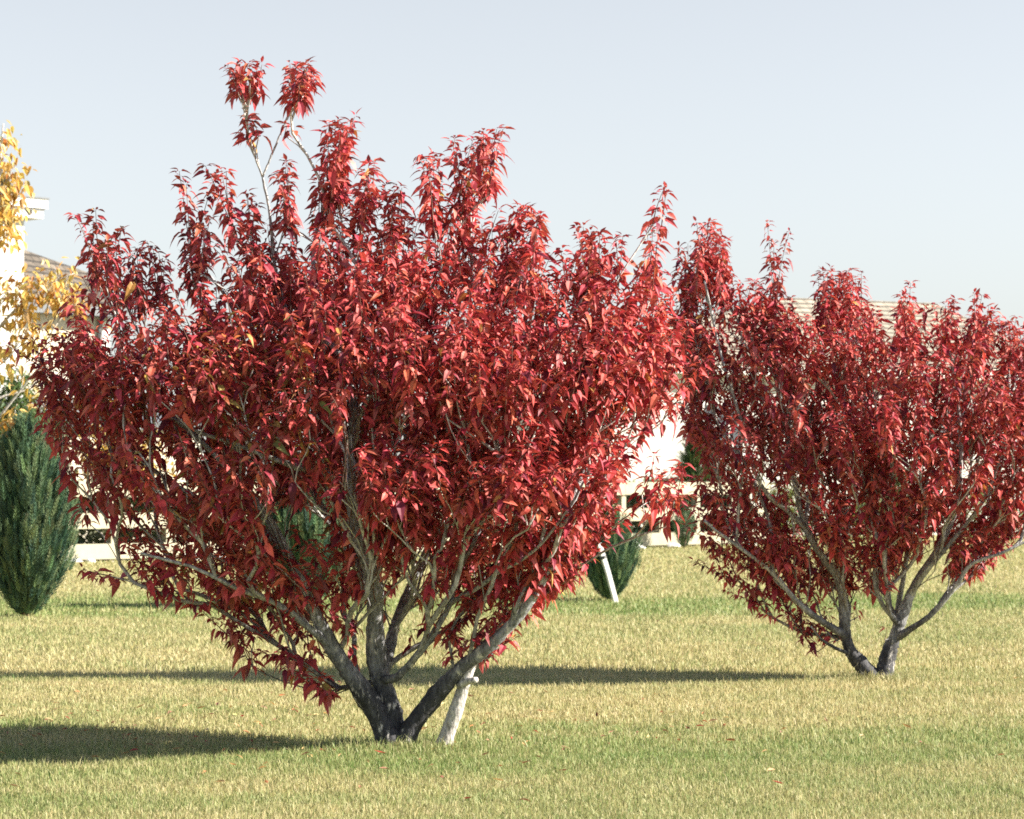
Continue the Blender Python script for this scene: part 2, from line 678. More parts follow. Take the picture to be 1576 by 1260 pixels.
def shoot(fo, twigs, base, direc, length, olive=0.0, big=1.0, gap=0.0178, bare=0.0):
    """a leafy shoot: opposite pairs of stalked leaves that arch outwards and hang"""
    direc = direc / np.linalg.norm(direc)
    n = max(3, int(length / gap))
    bend = rng.normal(0, 0.12, 3)
    bend[2] = abs(bend[2]) * 0.6
    s = np.linspace(0, 1, 6)
    path = base + direc * (s * length)[:, None] + bend * (s ** 2 * length)[:, None]
    twigs.append((path, np.linspace(0.0042, 0.0016, 6)))
    az0 = rng.uniform(0, 2 * PI)
    pal = pick(RED, RED_W, n * 2)
    if olive > 0:
        o = pick(OLIVE, OLIVE_W, n * 2)
        k = rng.random(n * 2) < olive
        pal[k] = o[k]
    tone = rng.lognormal(0, 0.17)
    for i in range(n):
        f = bare + (1 - bare) * (i + rng.uniform(-.3, .3)) / (n - 1)
        f = min(max(f, 0), 1)
        x = f * 5
        a = int(min(x, 4))
        p = path[a] + (path[a + 1] - path[a]) * (x - a)
        az = az0 + (PI / 2) * i + rng.normal(0, 0.35)
        sz = min(0.092, (0.062 - 0.018 * f ** 2) * big * rng.lognormal(0, 0.25))
        for q in (0, 1):
            if rng.random() < 0.06:
                continue
            el = math.radians(rng.normal(-9 + 26 * f ** 3, 19))
            fo.leaf(p, az + q * PI + rng.normal(0, 0.25), el, sz * rng.uniform(.85, 1.12), rng.uniform(0.30, 1.25), pal[2 * i + q] * tone,
                    rng.normal(0, 0.40), rng.uniform(0.95, 1.45))
    for q in range(3):                                  # the tuft at the end
        fo.leaf(path[-1], rng.uniform(0, 2 * PI), math.radians(rng.normal(15, 25)), 0.052 * big * rng.uniform(.8, 1.2), rng.uniform(.2, .6),
                pal[q] * tone, rng.normal(0, .3), rng.uniform(0.8, 1.2))


def crown_targets(poly, D, count, axis_x, top_y, foot_y, depth_k=0.66, holes=(), sparse=None, cap=1.45):
    """points spread through the volume of the crown; returns the middle of each shoot"""
    poly = np.array(poly, float)
    lo, hi = poly.min(0), poly.max(0)
    s0 = F / D
    P, got = [], 0
    keep = np.zeros((0, 3))
    tries = 0
    rmin = 0.07
    while len(keep) < count and tries < 60000:
        tries += 1
        q = np.array([[rng.uniform(lo[0], hi[0]), rng.uniform(lo[1], hi[1])]])
        if not inside(poly, q)[0]:
            continue
        if any((q[0, 0] - h[0]) ** 2 + (q[0, 1] - h[1]) ** 2 < h[2] ** 2 for h in holes):
            continue
        if sparse and rng.random() > sparse(q[0, 0], q[0, 1]):
            continue
        xl, xr = row_extent(poly, q[:, 1])
        hd = depth_k * math.sqrt(max(0, (q[0, 0] - xl[0]) * (xr[0] - q[0, 0]))) / s0
        hd = min(hd, cap) * min(1.0, max(0.45, 0.45 + (foot_y - 120 - q[0, 1]) / 520.0))
        hd *= min(1.0, 0.35 + 0.65 * (q[0, 1] - top_y) / 250.0)
        if rng.random() > 0.35 + 0.65 * hd / cap:
            continue
        y = hd * (rng.uniform(-1, 1) if rng.random() < 0.5 else math.copysign(rng.uniform(0.45, 1), rng.uniform(-1, .75)))
        w = at(q[0, 0], q[0, 1], D + y)
        # shoots stand in clumps with hollows between them
        if rng.random() > 0.12 + 1.3 * max(0.0, noise.noise(Vector(w) * 2.6) + 0.26):
            continue
        if len(keep) and np.min(np.linalg.norm(keep - w, axis=1)) < rmin:
            if rng.random() < 0.02:
                rmin *= 0.995
            continue
        keep = np.vstack([keep, w])
    return keep


def red_tree(name, label, D, foot, stems, poly, plumes, count, axis_px, holes=(), sparse=None, olive=None, extra_parts=None, mats=None,
             depth_k=0.66, bare=()):
    root_p = at(*foot, D)
    root_p[2] = 0
    t = thing(name, label, "tree", root_p)
    sk = Skeleton()
    ids = {}
    skip = set()
    trunk_geo = []
    for key, (par, pts, rad) in stems.items():
        W3 = smooth_path([at(px, py, D + dy) for px, py, dy in pts], 5)
        if par is None:
            W3[0, 2] = -0.04
            pid = -1
        else:
            pid = ids[par][min(range(len(ids[par])), key=lambda i: np.linalg.norm(sk.p[ids[par][i]] - W3[0]))]
            W3[0] = sk.p[pid]
        ids[key] = sk.stem(W3, pid, rad)
        trunk_geo.append((key, W3, [sk.r[i] for i in ids[key]]))
        skip |= set(ids[key])
        if key == 'dead':
            for i in ids[key]:
                sk.dead[i] = True
    # shoots: all through the crown, then the traced plumes along the top
    C = crown_targets(poly, D, count, axis_px, min(p[1] for p in poly), foot[1], depth_k, holes, sparse)
    fo, tw = Foliage(), []
    axis = at(axis_px, foot[1], D)
    base_l, dirs, lens, ol = [], [], [], []
    height = C[:, 2].max()
    for c in C:
        rad = c[:2] - axis[:2]
        R = np.linalg.norm(rad) + 1e-6
        h = c[2] / height
        out = rad / R * (0.30 + 0.75 * (1 - h)) * min(1, R / 0.9)
        d = np.array([out[0], out[1], 0.40 + 0.9 * h]) + rng.normal(0, 0.20, 3)
        d /= np.linalg.norm(d)
        L = rng.uniform(0.20, 0.40)
        base_l.append(c - d * L * 0.5)
        dirs.append(d)
        lens.append(L)
        ol.append(olive(c, D) if olive else 0.0)
    for (x0, y0, x1, y1, n, wd) in plumes:
        n = int(n * 1.7 + .5) if n > 1 else 1
        for k in range(n):
            dy = rng.uniform(-0.30, 0.30)
            jx = rng.uniform(-wd, wd) if n > 1 else 0
            jt = rng.uniform(0, 18) if k else 0
            b, e = at(x0 + jx * .6, y0, D + dy), at(x1 + jx, y1 + 8 + jt, D + dy + rng.normal(0, .05))
            base_l.append(b)
            dirs.append(e - b)
            lens.append(np.linalg.norm(e - b))
            ol.append(0.0)
    B = np.array(base_l)
    B[:, 2] = np.maximum(B[:, 2], 0.12)
    grow(sk, B)
    r, kids = pipe(sk)
    for k in range(len(B)):
        shoot(fo, tw, B[k], dirs[k], lens[k], ol[k])
    # few leaves grow right against the old limbs: thin them there
    if bare:
        lp = np.array(fo.pos) + np.array(fo.d) * (np.array(fo.size) * .6)[:, None]
        drop = np.zeros(len(lp), bool)
        u = 788 + lp[:, 0] * F / lp[:, 1]
        v = 747 - (lp[:, 2] - CAM_H) * F / lp[:, 1]
        for key, v0, v1, wd, pr in bare:
            W3 = np.array([sk.p[i] for i in ids[key]])
            W3 = np.array([W3[0] + 0 * W3[0]] + [a + (b - a) * f for a, b in zip(W3[:-1], W3[1:]) for f in (.25, .5, .75, 1)])
            lu = 788 + W3[:, 0] * F / W3[:, 1]
            lv = 747 - (W3[:, 2] - CAM_H) * F / W3[:, 1]
            ok = (lv > v0) & (lv < v1)
            for a, b, c in zip(lu[ok], lv[ok], W3[ok, 1]):
                drop |= ((u - a) ** 2 + (v - b) ** 2 < wd ** 2) & (lp[:, 1] < c) & (rng.random(len(lp)) < pr)
        for nm in ('pos', 'd', 'n', 'size', 'curl', 'w', 'col'):
            setattr(fo, nm, [x for x, z in zip(getattr(fo, nm), drop) if not z])
    # wood
    for key, W3, rad in trunk_geo:
        mb = MB(root_p)
        rad = np.array(rad)
        sub = smooth_path(W3, 2)
        rs = np.interp(np.linspace(0, 1, len(sub)), np.linspace(0, 1, len(rad)), rad)
        if stems[key][0] is None:
            k = np.clip(1 - (sub[:, 2]) / 0.16, 0, 1)
            rs = rs * (1 + 0.35 * k ** 2)
        k = np.clip(np.linspace(0, 1, len(sub)) * 6, 0, 1)[:, None]
        sub = sub + k * np.cumsum(rng.normal(0, 1, sub.shape), 0) / math.sqrt(len(sub)) * 0.006
        al = np.concatenate([[0], np.cumsum(np.linalg.norm(np.diff(sub, axis=0), axis=1))])
        rs = rs * (1 + 0.07 * np.sin(al * 17 + rng.uniform(0, 6)))
        mb.tube(sub, rs, 14, 0.05 if key == 'dead' else 0.11)
        nm = "dead_stem" if key.startswith("dead") else ("trunk" if stems[key][0] is None else "limb")
        o = mb.build(nm, mats[1] if key.startswith("dead") else mats[0], t, True)
        if key.startswith("dead"):
            if "stub" in stems:
                pass
    mb = MB(root_p)
    for ch, rad in chains(sk, r, kids, skip):
        mb.tube(ch, rad, 6 if rad[0] > 0.012 else 4, 0.0, False)
    mb.build("branches", mats[2], t, True)
    mb = MB(root_p)
    for path, rad in tw:
        mb.tube(path, rad, 3, 0.0, False)
    mb.build("twigs", M_SHOOT, t, True)
    link("crown", fo.mesh("crown", root_p), mats[3], t)
    print(name, "shoots", len(B), "leaves", len(fo.pos))
    return t, sk


M_BARK = bark_mat("maple_bark", (0.040, 0.040, 0.045), (0.42, 0.425, 0.43), 0.62, 1.35)
M_DEAD = bark_mat("dead_wood", (0.46, 0.43, 0.39), (0.62, 0.59, 0.55), 0.2, 0.9)
M_TWIG = bark_mat("twig_bark", (0.10, 0.095, 0.095), (0.56, 0.54, 0.51), 0.5, 1.7)
M_SHOOT = noisy_mat("young_shoots", (0.10, 0.045, 0.035), (0.20, 0.10, 0.07), 40, 0.6)
M_RED = leaf_mat("red_leaves", trans=0.17, rough=0.58, spec=0.32, backcol=(0.46, 0.17, 0.18))

T1 = [(478, 1072), (432, 1012), (300, 955), (215, 897), (150, 885), (172, 850), (178, 800), (118, 768), (58, 735), (58, 680), (66, 610), (64, 560), (92, 512),
      (140, 512), (150, 478), (138, 450), (150, 402), (190, 410), (250, 422), (300, 440), (330, 435), (400, 398), (470, 368), (540, 340), (600, 352),
      (645, 372), (690, 340), (740, 322), (780, 365), (830, 412), (880, 440), (930, 405), (985, 425), (1030, 480), (1054, 540), (1060, 600),
      (1015, 640), (955, 690), (1010, 705), (1052, 750), (1058, 775), (1026, 785), (1000, 748), (960, 735), (944, 775), (946, 830), (925, 865), (860, 905), (800, 955), (765, 1000),
      (722, 1032), (700, 1005), (680, 950), (640, 912), (590, 900), (540, 918), (505, 960), (530, 1035)]


def sparse1(x, y):
    if 600 < y < 860 and x < 260:
        return 0.58
    if y < 560 and x < 330:
        return 0.8
    if 385 < x < 540 and y > 730:
        return 0.42
    if 170 < x < 390 and 730 < y < 870:
        return 0.82
    return 1.0


def olive1(c, D):
    px = 788 + c[0] * F / c[1]
    py = 747 - (c[2] - CAM_H) * F / c[1]
    v = 0.0
    if px < 520 and py > 540:
        v = 0.07
    if 300 < px < 480 and 520 < py < 700:
        v = 0.35
    if 520 < px < 950 and py > 560 and c[1] > D:
        v = 0.2
    return v


stems1 = {
    "a": (None, [(606, 1152, 0), (574, 1088, -.02), (541, 1040, -.06), (513, 998, -.10), (488, 950, -.16), (468, 905, -.20), (440, 845, -.25), (402, 782, -.30),
                 (345, 715, -.36), (282, 655, -.40), (210, 605, -.42)], (0.080, 0.008)),
    "b": (None, [(612, 1154, .03), (598, 1085, .04), (580, 1025, .05), (577, 960, .03), (576, 900, 0), (558, 850, -.05), (544, 800, -.08), (540, 740, -.10),
                 (537, 690, -.12), (545, 635, -.12), (528, 560, -.12), (505, 520, -.10), (488, 450, -.08), (484, 380, 0), (505, 300, .05)], (0.078, 0.008)),
    "c": (None, [(616, 1154, 0), (638, 1112, -.03), (678, 1062, -.06), (712, 1025, -.10), (742, 1003, -.16), (790, 958, -.22), (830, 902, -.28), (862, 835, -.28),
                 (886, 760, -.22), (915, 700, -.12), (945, 640, -.05), (985, 560, 0), (1010, 470, 0)], (0.068, 0.007)),
    "a_low": ("a", [(513, 998, -.10), (480, 968, -.2), (430, 930, -.32), (375, 908, -.40), (300, 872, -.5), (220, 850, -.55)], (0.030, 0.007)),
    "a_side": ("a", [(440, 845, -.25), (380, 800, -.1), (310, 770, .05), (230, 720, .15), (150, 640, .2), (110, 560, .2)], (0.026, 0.007)),
    "a_out": ("b", [(540, 740, -.10), (500, 728, -.26), (440, 712, -.38), (360, 682, -.44), (285, 656, -.5), (215, 612, -.5)], (0.026, 0.007)),
    "b_side": ("b", [(582, 1045, .05), (610, 1042, -.06), (642, 1008, -.12), (668, 972, -.16), (692, 928, -.18), (705, 880, -.18), (735, 825, -.2), (760, 740, -.15),
                     (770, 640, -.1), (745, 540, -.1), (730, 430, 0), (725, 320, .0)], (0.027, 0.008)),
    "b_twin": ("b", [(590, 1040, .05), (602, 985, .2), (612, 945, .3), (630, 905, .4), (655, 850, .5), (690, 790, .6), (680, 700, .65), (660, 600, .6), (650, 500, .5),
                     (610, 400, .4)], (0.040, 0.010)),
    "c_up": ("c", [(790, 958, -.22), (800, 915, -.3), (838, 865, -.1), (852, 800, .1), (845, 700, .2), (830, 600, .25), (810, 500, .2), (800, 390, .1)], (0.022, 0.008)),
    "c_fork": ("b_side", [(692, 928, -.18), (735, 905, -.3), (770, 880, -.4), (820, 850, -.5), (870, 790, -.6), (900, 740, -.6)], (0.016, 0.006)),
    "b_left": ("b", [(576, 900, 0), (520, 820, .3), (470, 740, .5), (420, 640, .65), (380, 540, .6), (350, 460, .5), (300, 400, .4)], (0.030, 0.008)),
    "b_top": ("b", [(537, 690, -.12), (500, 620, .05), (455, 520, .1), (425, 420, .1), (415, 330, .08), (404, 272, .05)], (0.020, 0.007)),
    "spire_l": ("b_top", [(404, 272, .05), (388, 225, .03), (376, 175, .0), (368, 140, 0)], (0.007, 0.004)),
    "spire_r": ("b_top", [(404, 272, .05), (420, 230, .05), (437, 190, .06), (452, 155, .06)], (0.007, 0.004)),
    "dead": (None, [(681, 1154, -.02), (690, 1120, -.03), (700, 1092, -.05), (708, 1066, -.06), (716, 1040, -.08), (724, 1018, -.07)], (0.046, 0.034)),
}
plumes1 = [(150, 430, 138, 322, 2, 8), (165, 440, 172, 352, 2, 12), (210, 460, 205, 375, 2, 10), (246, 460, 240, 372, 2, 12), (300, 430, 288, 262, 2, 8),
           (310, 420, 318, 335, 2, 10), (365, 370, 336, 252, 2, 8), (390, 380, 385, 295, 2, 8), (440, 350, 438, 250, 3, 12), (512, 310, 522, 184, 5, 18),
           (500, 340, 505, 260, 3, 15), (560, 340, 566, 250, 3, 10), (610, 360, 612, 282, 3, 18), (672, 350, 668, 235, 3, 12), (715, 330, 728, 205, 4, 16),
           (748, 300, 752, 196, 3, 8), (785, 360, 800, 312, 3, 14), (820, 390, 824, 320, 3, 10), (870, 440, 866, 380, 2, 14), (912, 450, 916, 346, 4, 18),
           (948, 440, 952, 356, 2, 10), (1004, 450, 1012, 345, 2, 8), (1005, 345, 1012, 285, 1, 0), (1018, 350, 1024, 290, 1, 0), (108, 560, 100, 508, 2, 15),
           # the two tufts on the long bare shoots, and the loose leaves below them
           (368, 145, 358, 95, 3, 9), (388, 142, 396, 92, 3, 9), (382, 130, 378, 98, 2, 12), (380, 215, 385, 172, 2, 8), (398, 210, 395, 185, 1, 0),
           (454, 158, 448, 98, 3, 9), (464, 155, 474, 92, 4, 12), (480, 130, 484, 100, 2, 7), (438, 208, 442, 184, 1, 4), (450, 205, 452, 188, 1, 4),
           # low sprays
           (505, 1070, 490, 1035, 2, 12), (450, 1010, 425, 990, 2, 10), (545, 1010, 535, 985, 1, 6), (735, 1005, 745, 985, 2, 10), (165, 885, 128, 872, 1, 0), (190, 890, 150, 880, 1, 0),
           (640, 995, 632, 965, 1, 0), (700, 985, 705, 960, 2, 10), (1030, 770, 1045, 745, 3, 15), (870, 895, 885, 870, 2, 15)]

red1, sk1 = red_tree("red_maple_tree", "large crimson maple on the lawn with a pale dead stem at its foot", 15.02, (620, 1150), stems1, T1,
                     plumes1, 1400, 570, holes=[(182, 520, 30), (345, 455, 24), (990, 680, 52), (985, 790, 34), (455, 790, 26), (505, 850, 30), (130, 800, 30), (470, 930, 16)], sparse=sparse1, olive=olive1,
                     bare=[('b', 860, 1150, 20, .5), ('b', 620, 860, 15, .55), ('a', 945, 1150, 22, .45), ('a', 770, 840, 14, .5), ('a_out', 640, 720, 10, .4), ('b_side', 820, 1050, 14, .4),
                           ('c', 930, 1150, 18, .5), ('b_twin', 850, 1040, 20, .5)],
                     mats=(M_BARK, M_DEAD, M_TWIG, M_RED))
# the sawn stub that sticks out of the dead stem
mb = MB(at(620, 1150, 15.02) * [1, 1, 0])
p0, p1 = at(706, 1056, 14.95), at(734, 1046, 14.88)
mb.tube(smooth_path([p0, (p0 + p1) / 2 + [0, 0, .01], p1], 3), np.linspace(0.024, 0.017, 7), 9, 0.1)
stub = mb.build("stub", M_DEAD, None, True)
for ch in red1.children:
    if ch.name.startswith("dead_stem"):
        stub.parent = ch

T2 = [(1088, 868), (1112, 905), (1180, 948), (1238, 988), (1285, 1008), (1290, 960), (1300, 892), (1335, 880), (1365, 900), (1386, 870), (1420, 850), (1455, 850),
      (1482, 888), (1530, 858), (1580, 828), (1640, 790), (1668, 720), (1672, 640), (1655, 580), (1610, 530), (1545, 510), (1490, 500), (1455, 500),
      (1395, 500), (1345, 510), (1320, 470), (1262, 475), (1235, 500), (1180, 465), (1140, 440), (1105, 400), (1060, 410), (1040, 460), (1034, 540),
      (1050, 610), (1046, 680), (1062, 742), (1080, 800)]
stems2 = {
    "a": (None, [(1346, 1047, 0), (1324, 1020, 0), (1308, 1000, -.02), (1301, 972, -.03), (1298, 930, -.03), (1290, 890, -.06), (1266, 858, -.10), (1240, 812, -.14),
                 (1228, 762, -.14), (1215, 690, -.1), (1200, 600, -.1), (1190, 500, -.05)], (0.070, 0.010)),
    "c": (None, [(1360, 1047, 0), (1366, 1012, .02), (1376, 985, .02), (1386, 958, .02), (1400, 918, .05), (1416, 888, .08), (1442, 848, .1), (1470, 785, .1),
                 (1480, 700, .1), (1475, 620, .1), (1460, 530, 0)], (0.075, 0.010)),
    "a_low": ("a", [(1301, 978, -.03), (1275, 962, -.1), (1250, 945, -.16), (1220, 918, -.22), (1190, 882, -.26), (1150, 850, -.30), (1110, 822, -.34), (1085, 800, -.36)],
              (0.036, 0.009)),
    "a_sub": ("a", [(1312, 1008, -.02), (1290, 1000, -.1), (1265, 985, -.15), (1248, 965, -.2)], (0.020, 0.007)),
    "a_fork": ("a", [(1240, 812, -.14), (1212, 785, -.22), (1183, 760, -.28), (1160, 715, -.3), (1140, 640, -.3), (1110, 540, -.3), (1085, 430, -.3)], (0.024, 0.008)),
    "a_in": ("a", [(1240, 812, -.14), (1246, 750, .05), (1242, 690, .15), (1255, 600, .25), (1270, 520, .3)], (0.020, 0.008)),
    "a_rise": ("a_low", [(1190, 882, -.26), (1186, 845, -.2), (1182, 800, -.15), (1150, 720, .0), (1100, 640, .1), (1070, 560, .1), (1062, 450, .1)], (0.018, 0.007)),
    "c_right": ("c", [(1380, 982, .02), (1405, 965, -.08), (1432, 945, -.14), (1470, 902, -.2), (1495, 868, -.24), (1545, 850, -.3), (1610, 818, -.3)], (0.034, 0.009)),
    "c_left": ("c", [(1384, 962, .02), (1370, 945, -.1), (1354, 922, -.16), (1346, 885, -.2), (1352, 820, -.2), (1345, 740, -.2), (1330, 640, -.15), (1310, 520, -.1)],
               (0.026, 0.008)),
    "c_mid": ("c", [(1376, 985, .02), (1383, 930, .14), (1392, 880, .2), (1402, 800, .3), (1410, 700, .4), (1415, 590, .4), (1405, 500, .3)], (0.030, 0.008)),
    "c_twin": ("c", [(1400, 918, .05), (1425, 880, -.1), (1460, 840, -.2), (1520, 760, -.25), (1550, 660, -.25), (1555, 560, -.2)], (0.028, 0.008)),
}
plumes2 = [(1078, 450, 1080, 335, 4, 16), (1112, 460, 1116, 362, 3, 14), (1058, 480, 1052, 372, 2, 10), (1140, 500, 1140, 430, 2, 12), (1192, 480, 1192, 352, 2, 5),
           (1215, 540, 1212, 480, 2, 10), (1268, 510, 1274, 412, 4, 14), (1300, 500, 1300, 415, 3, 10), (1322, 480, 1318, 414, 2, 8), (1330, 520, 1332, 468, 2, 10),
           (1400, 530, 1402, 440, 3, 10), (1390, 540, 1384, 470, 2, 8), (1452, 540, 1455, 455, 3, 14), (1498, 540, 1497, 452, 2, 8), (1510, 560, 1520, 480, 2, 10),
           (1548, 570, 1550, 488, 3, 10), (1575, 570, 1572, 500, 2, 10), (1610, 590, 1612, 510, 3, 12), (1480, 880, 1475, 860, 2, 10), (1320, 950, 1315, 925, 1, 0),
           (1362, 985, 1365, 960, 1, 0)]
M_BARK2 = bark_mat("maple_bark_pale", (0.05, 0.05, 0.055), (0.42, 0.42, 0.41), 0.62, 1.05)
red2, sk2 = red_tree("red_maple_tree", "smaller crimson maple on the right with paler forked stems", 20.3, (1352, 1046), stems2, T2, plumes2, 1000, 1350,
                     holes=[(1030, 690, 42), (1190, 870, 12), (1215, 805, 16), (1500, 800, 18)], bare=[('a', 740, 1046, 17, .6), ('c', 800, 1046, 19, .65), ('a_low', 800, 980, 9, .35), ('c_right', 840, 990, 12, .5), ('a_fork', 740, 815, 9, .5),
                           ('c_mid', 850, 990, 10, .4), ('c_left', 870, 965, 10, .6), ('c_twin', 800, 930, 9, .4)],
                     mats=(M_BARK2, M_DEAD, M_TWIG, M_RED))

# ------------------------------------------------------------------ the lawn
M_LAWN = lawn_mat()
xs = np.concatenate([np.linspace(-400, -30, 8), np.linspace(-25, 25, 51), np.linspace(30, 400, 8)])
ys = np.concatenate([np.linspace(-60, 5, 6), np.linspace(8, 75, 68), np.linspace(90, 900, 12)])
gx, gy = np.meshgrid(xs, ys)
gz = np.zeros_like(gx)
nx, ny = len(xs), len(ys)
i = (np.arange(ny - 1)[:, None] * nx + np.arange(nx - 1)[None, :]).ravel()
lawn = link("lawn", mesh_np("lawn", np.stack([gx, gy, gz], -1).reshape(-1, 3), [np.stack([i, i + 1, i + nx + 1, i + nx], -1)]), M_LAWN)
tag(lawn, kind="structure")


def blades(x, y, h, w):
    n = len(x)
    az = rng.uniform(0, 2 * PI, n)
    lean = rng.uniform(0.1, 0.9, n)
    la = rng.uniform(0, 2 * PI, n)
    bx, by = np.cos(az) * w / 2, np.sin(az) * w / 2
    z0 = np.full(n, -0.004)
    lx, ly = np.cos(la) * lean * h, np.sin(la) * lean * h
    V = np.stack([np.stack([x - bx, y - by, z0], -1), np.stack([x + bx, y + by, z0], -1),
                  np.stack([x + bx * .75 + lx * .35, y + by * .75 + ly * .35, h * .55], -1), np.stack([x - bx * .75 + lx * .35, y - by * .75 + ly * .35, h * .55], -1),
                  np.stack([x + lx, y + ly, h * (1 - .35 * lean)], -1)], 1)
    k = (np.arange(n) * 5)[:, None]
    c = np.stack([np.clip(0.5 + rng.normal(0, .22, n), 0, 1), rng.random(n), rng.random(n)], -1)
    return V.reshape(-1, 3), np.array([0, 1, 2, 3])[None] + k, np.array([3, 2, 4])[None] + k, np.repeat(c[:, None], 5, 1).reshape(-1, 3)


VV, QQ, TT, CC, off = [], [], [], [], 0
for (y0, y1, dens, h, w) in ((9.5, 15, 6000, .031, .0046), (15, 21, 2800, .034, .006), (21, 30, 1100, .045, .009), (30, 44, 420, .05, .014), (44, 66, 150, .055, .022)):
    hw0 = y0 * 0.215 + 1.2
    hw1 = y1 * 0.215 + 1.2
    n = int((hw0 + hw1) * (y1 - y0) * dens)
    y = rng.uniform(y0, y1, n)
    x = rng.uniform(-1, 1, n) * (y * 0.215 + 1.2)
    # blades stand in little tufts
    x += rng.normal(0, 0.01, n)
    hh = h * rng.lognormal(0, 0.3, n)
    V, q, tr_, c = blades(x, y, hh, np.full(n, w) * rng.uniform(.7, 1.3, n))
    VV.append(V), QQ.append(q + off), TT.append(tr_ + off), CC.append(c)
    off += len(V)
# taller tufts the mower leaves round the feet of the trees
for (fx, fy, n) in ((-0.66, 15.0, 2600), (2.85, 20.3, 2200)):
    r_ = np.abs(rng.normal(0, 0.22, n)) + 0.05
    a_ = rng.uniform(0, 2 * PI, n)
    V, q, tr_, c = blades(fx + r_ * np.cos(a_) * 1.3, fy + r_ * np.sin(a_), 0.06 * rng.lognormal(0, .3, n), np.full(n, .006))
    VV.append(V), QQ.append(q + off), TT.append(tr_ + off), CC.append(c)
    off += len(V)
grass = link("grass", mesh_np("grass", np.vstack(VV), [np.vstack(QQ), np.vstack(TT)], np.vstack(CC)), blade_mat())
tag(grass, kind="stuff")
print("blades", off // 5)

# fallen leaves on the lawn
n = 330
near = rng.random(n) < 0.75
fx = np.where(near, -1.4 + rng.normal(0, 1.5, n), rng.uniform(-6, 6, n))
fy = np.where(near, 16 + rng.normal(0, 1.6, n), rng.uniform(12.5, 34, n))
az = rng.uniform(0, 2 * PI, n)
d = np.stack([np.cos(az), np.sin(az), rng.normal(0, .15, n)], -1)
nr = np.stack([rng.normal(0, .35, n), rng.normal(0, .35, n), np.ones(n)], -1)
fc = pick([(0.30, 0.05, 0.04), (0.36, 0.17, 0.07), (0.26, 0.14, 0.08), (0.50, 0.36, 0.16)], [2, 3, 3, 4], n)
fl = link("fallen_leaves", leaves_mesh("fallen_leaves", np.stack([fx, fy, np.full(n, .03)], -1), d, nr, rng.uniform(.035, .070, n), rng.uniform(-.4, .6, n),
                                       np.full(n, .9), fc, (0, 0, 0)), M_RED)
tag(fl, kind="stuff")

# ------------------------------------------------------------------ junipers on the lawn
M_JUN = leaf_mat("juniper_needles", trans=0.12, rough=0.6, spec=0.25, back=0.0)
M_JBARK = noisy_mat("juniper_bark", (0.09, 0.06, 0.04), (0.17, 0.12, 0.08), 25, 0.85, 0.4)


def sprays(pos, d, length, width, col, rows=4):
    """feathery upright sprays: each is a spine with little paired scales"""
    n = len(pos)
    d = d / np.linalg.norm(d, axis=1)[:, None]
    ref = rng.normal(size=(n, 3))
    s = np.cross(d, ref)
    s /= np.linalg.norm(s, axis=1)[:, None]
    u = np.cross(d, s)
    V, T, C = [], [], []
    k = 0
    for r_ in range(rows):
        f = r_ / rows
        for sg in (-1, 1):
            for ax in (s, u):
                b = pos + d * (length * f)[:, None]
                tip = b + d * (length * (.38))[:, None] + ax * (sg * width * (1 - .55 * f))[:, None]
                b2 = b + d * (length * .16)[:, None]
                V += [b, b2, tip]
                T.append([k, k + 1, k + 2])
                C += [col * .9, col * .9, col * 1.12]
                k += 3
    V = np.stack(V, 1)
    C = np.stack(C, 1)
    tri = (np.array(T)[None] + (np.arange(n) * k)[:, None, None]).reshape(-1, 3)
    return V.reshape(-1, 3), tri, C.reshape(-1, 3)


def juniper(label, foot, Y, top_py, half_px, n, widest=0.45, lean=0.0, pal=None):
    c = at(foot[0], foot[1], Y)
    c[2] = 0
    H = at(foot[0], top_py, Y)[2]
    R = half_px * Y / F
    t = thing("juniper", label, "shrub", c, "junipers across the lawn")
    h = rng.random(n) ** 0.9
    prof = np.where(h < widest, (0.16 + 0.84 * np.sin(np.clip(h / widest, 0, 1) * PI / 2) ** 0.9), np.cos(np.clip((h - widest) / (1.02 - widest), 0, 1) * PI / 2) ** 0.75)
    a = rng.uniform(0, 2 * PI, n)
    lump = 1 + 0.15 * np.sin(a * 5 + h * 3) + 0.13 * np.sin(a * 11 + h * 5 + 1) + 0.17 * rng.normal(size=n)
    rr = R * prof * lump * np.sqrt(rng.uniform(0.25, 1, n)) * 0.92
    pos = np.stack([np.cos(a) * rr + lean * h * H, np.sin(a) * rr, h * H * 0.94 + 0.03], -1)
    d = np.stack([np.cos(a) * (.25 + .25 * (1 - h)), np.sin(a) * (.25 + .25 * (1 - h)), np.ones(n)], -1) + rng.normal(0, .12, (n, 3))
    col = pick(pal or [(0.060, 0.120, 0.075), (0.110, 0.180, 0.095), (0.180, 0.245, 0.120), (0.036, 0.080, 0.056)], [4, 4, 3, 2], n)
    ln = R * 0.34 * rng.lognormal(0, .35, n)
    V, T, C = sprays(pos, d, np.clip(ln, .05, .3), np.clip(ln * .2, .008, .04), col, 5)
    link("foliage", mesh_np("foliage", V, [T], C), M_JUN, t)
    mb = MB()
    for k in range(6):
        aa = k * 1.05 + rng.uniform(-.3, .3)
        q = np.array([math.cos(aa) * R * .5, math.sin(aa) * R * .5, H * .5])
        mb.tube(smooth_path([(0, 0, -.03), q * [.25, .25, .35], q], 3), np.linspace(.035, .012, 7), 6)
    mb.build("trunk", M_JBARK, t, True)
    return t


juniper("tall blue-green juniper standing on the far lawn near the yellow tree", (40, 951), 29.8, 660, 66, 5200)
juniper("green juniper behind the trunk of the large crimson maple", (470, 936), 32.3, 722, 72, 4600)
juniper("short dark juniper with a white stake leaning against it", (938, 925), 34.0, 800, 40, 3000, 0.52)

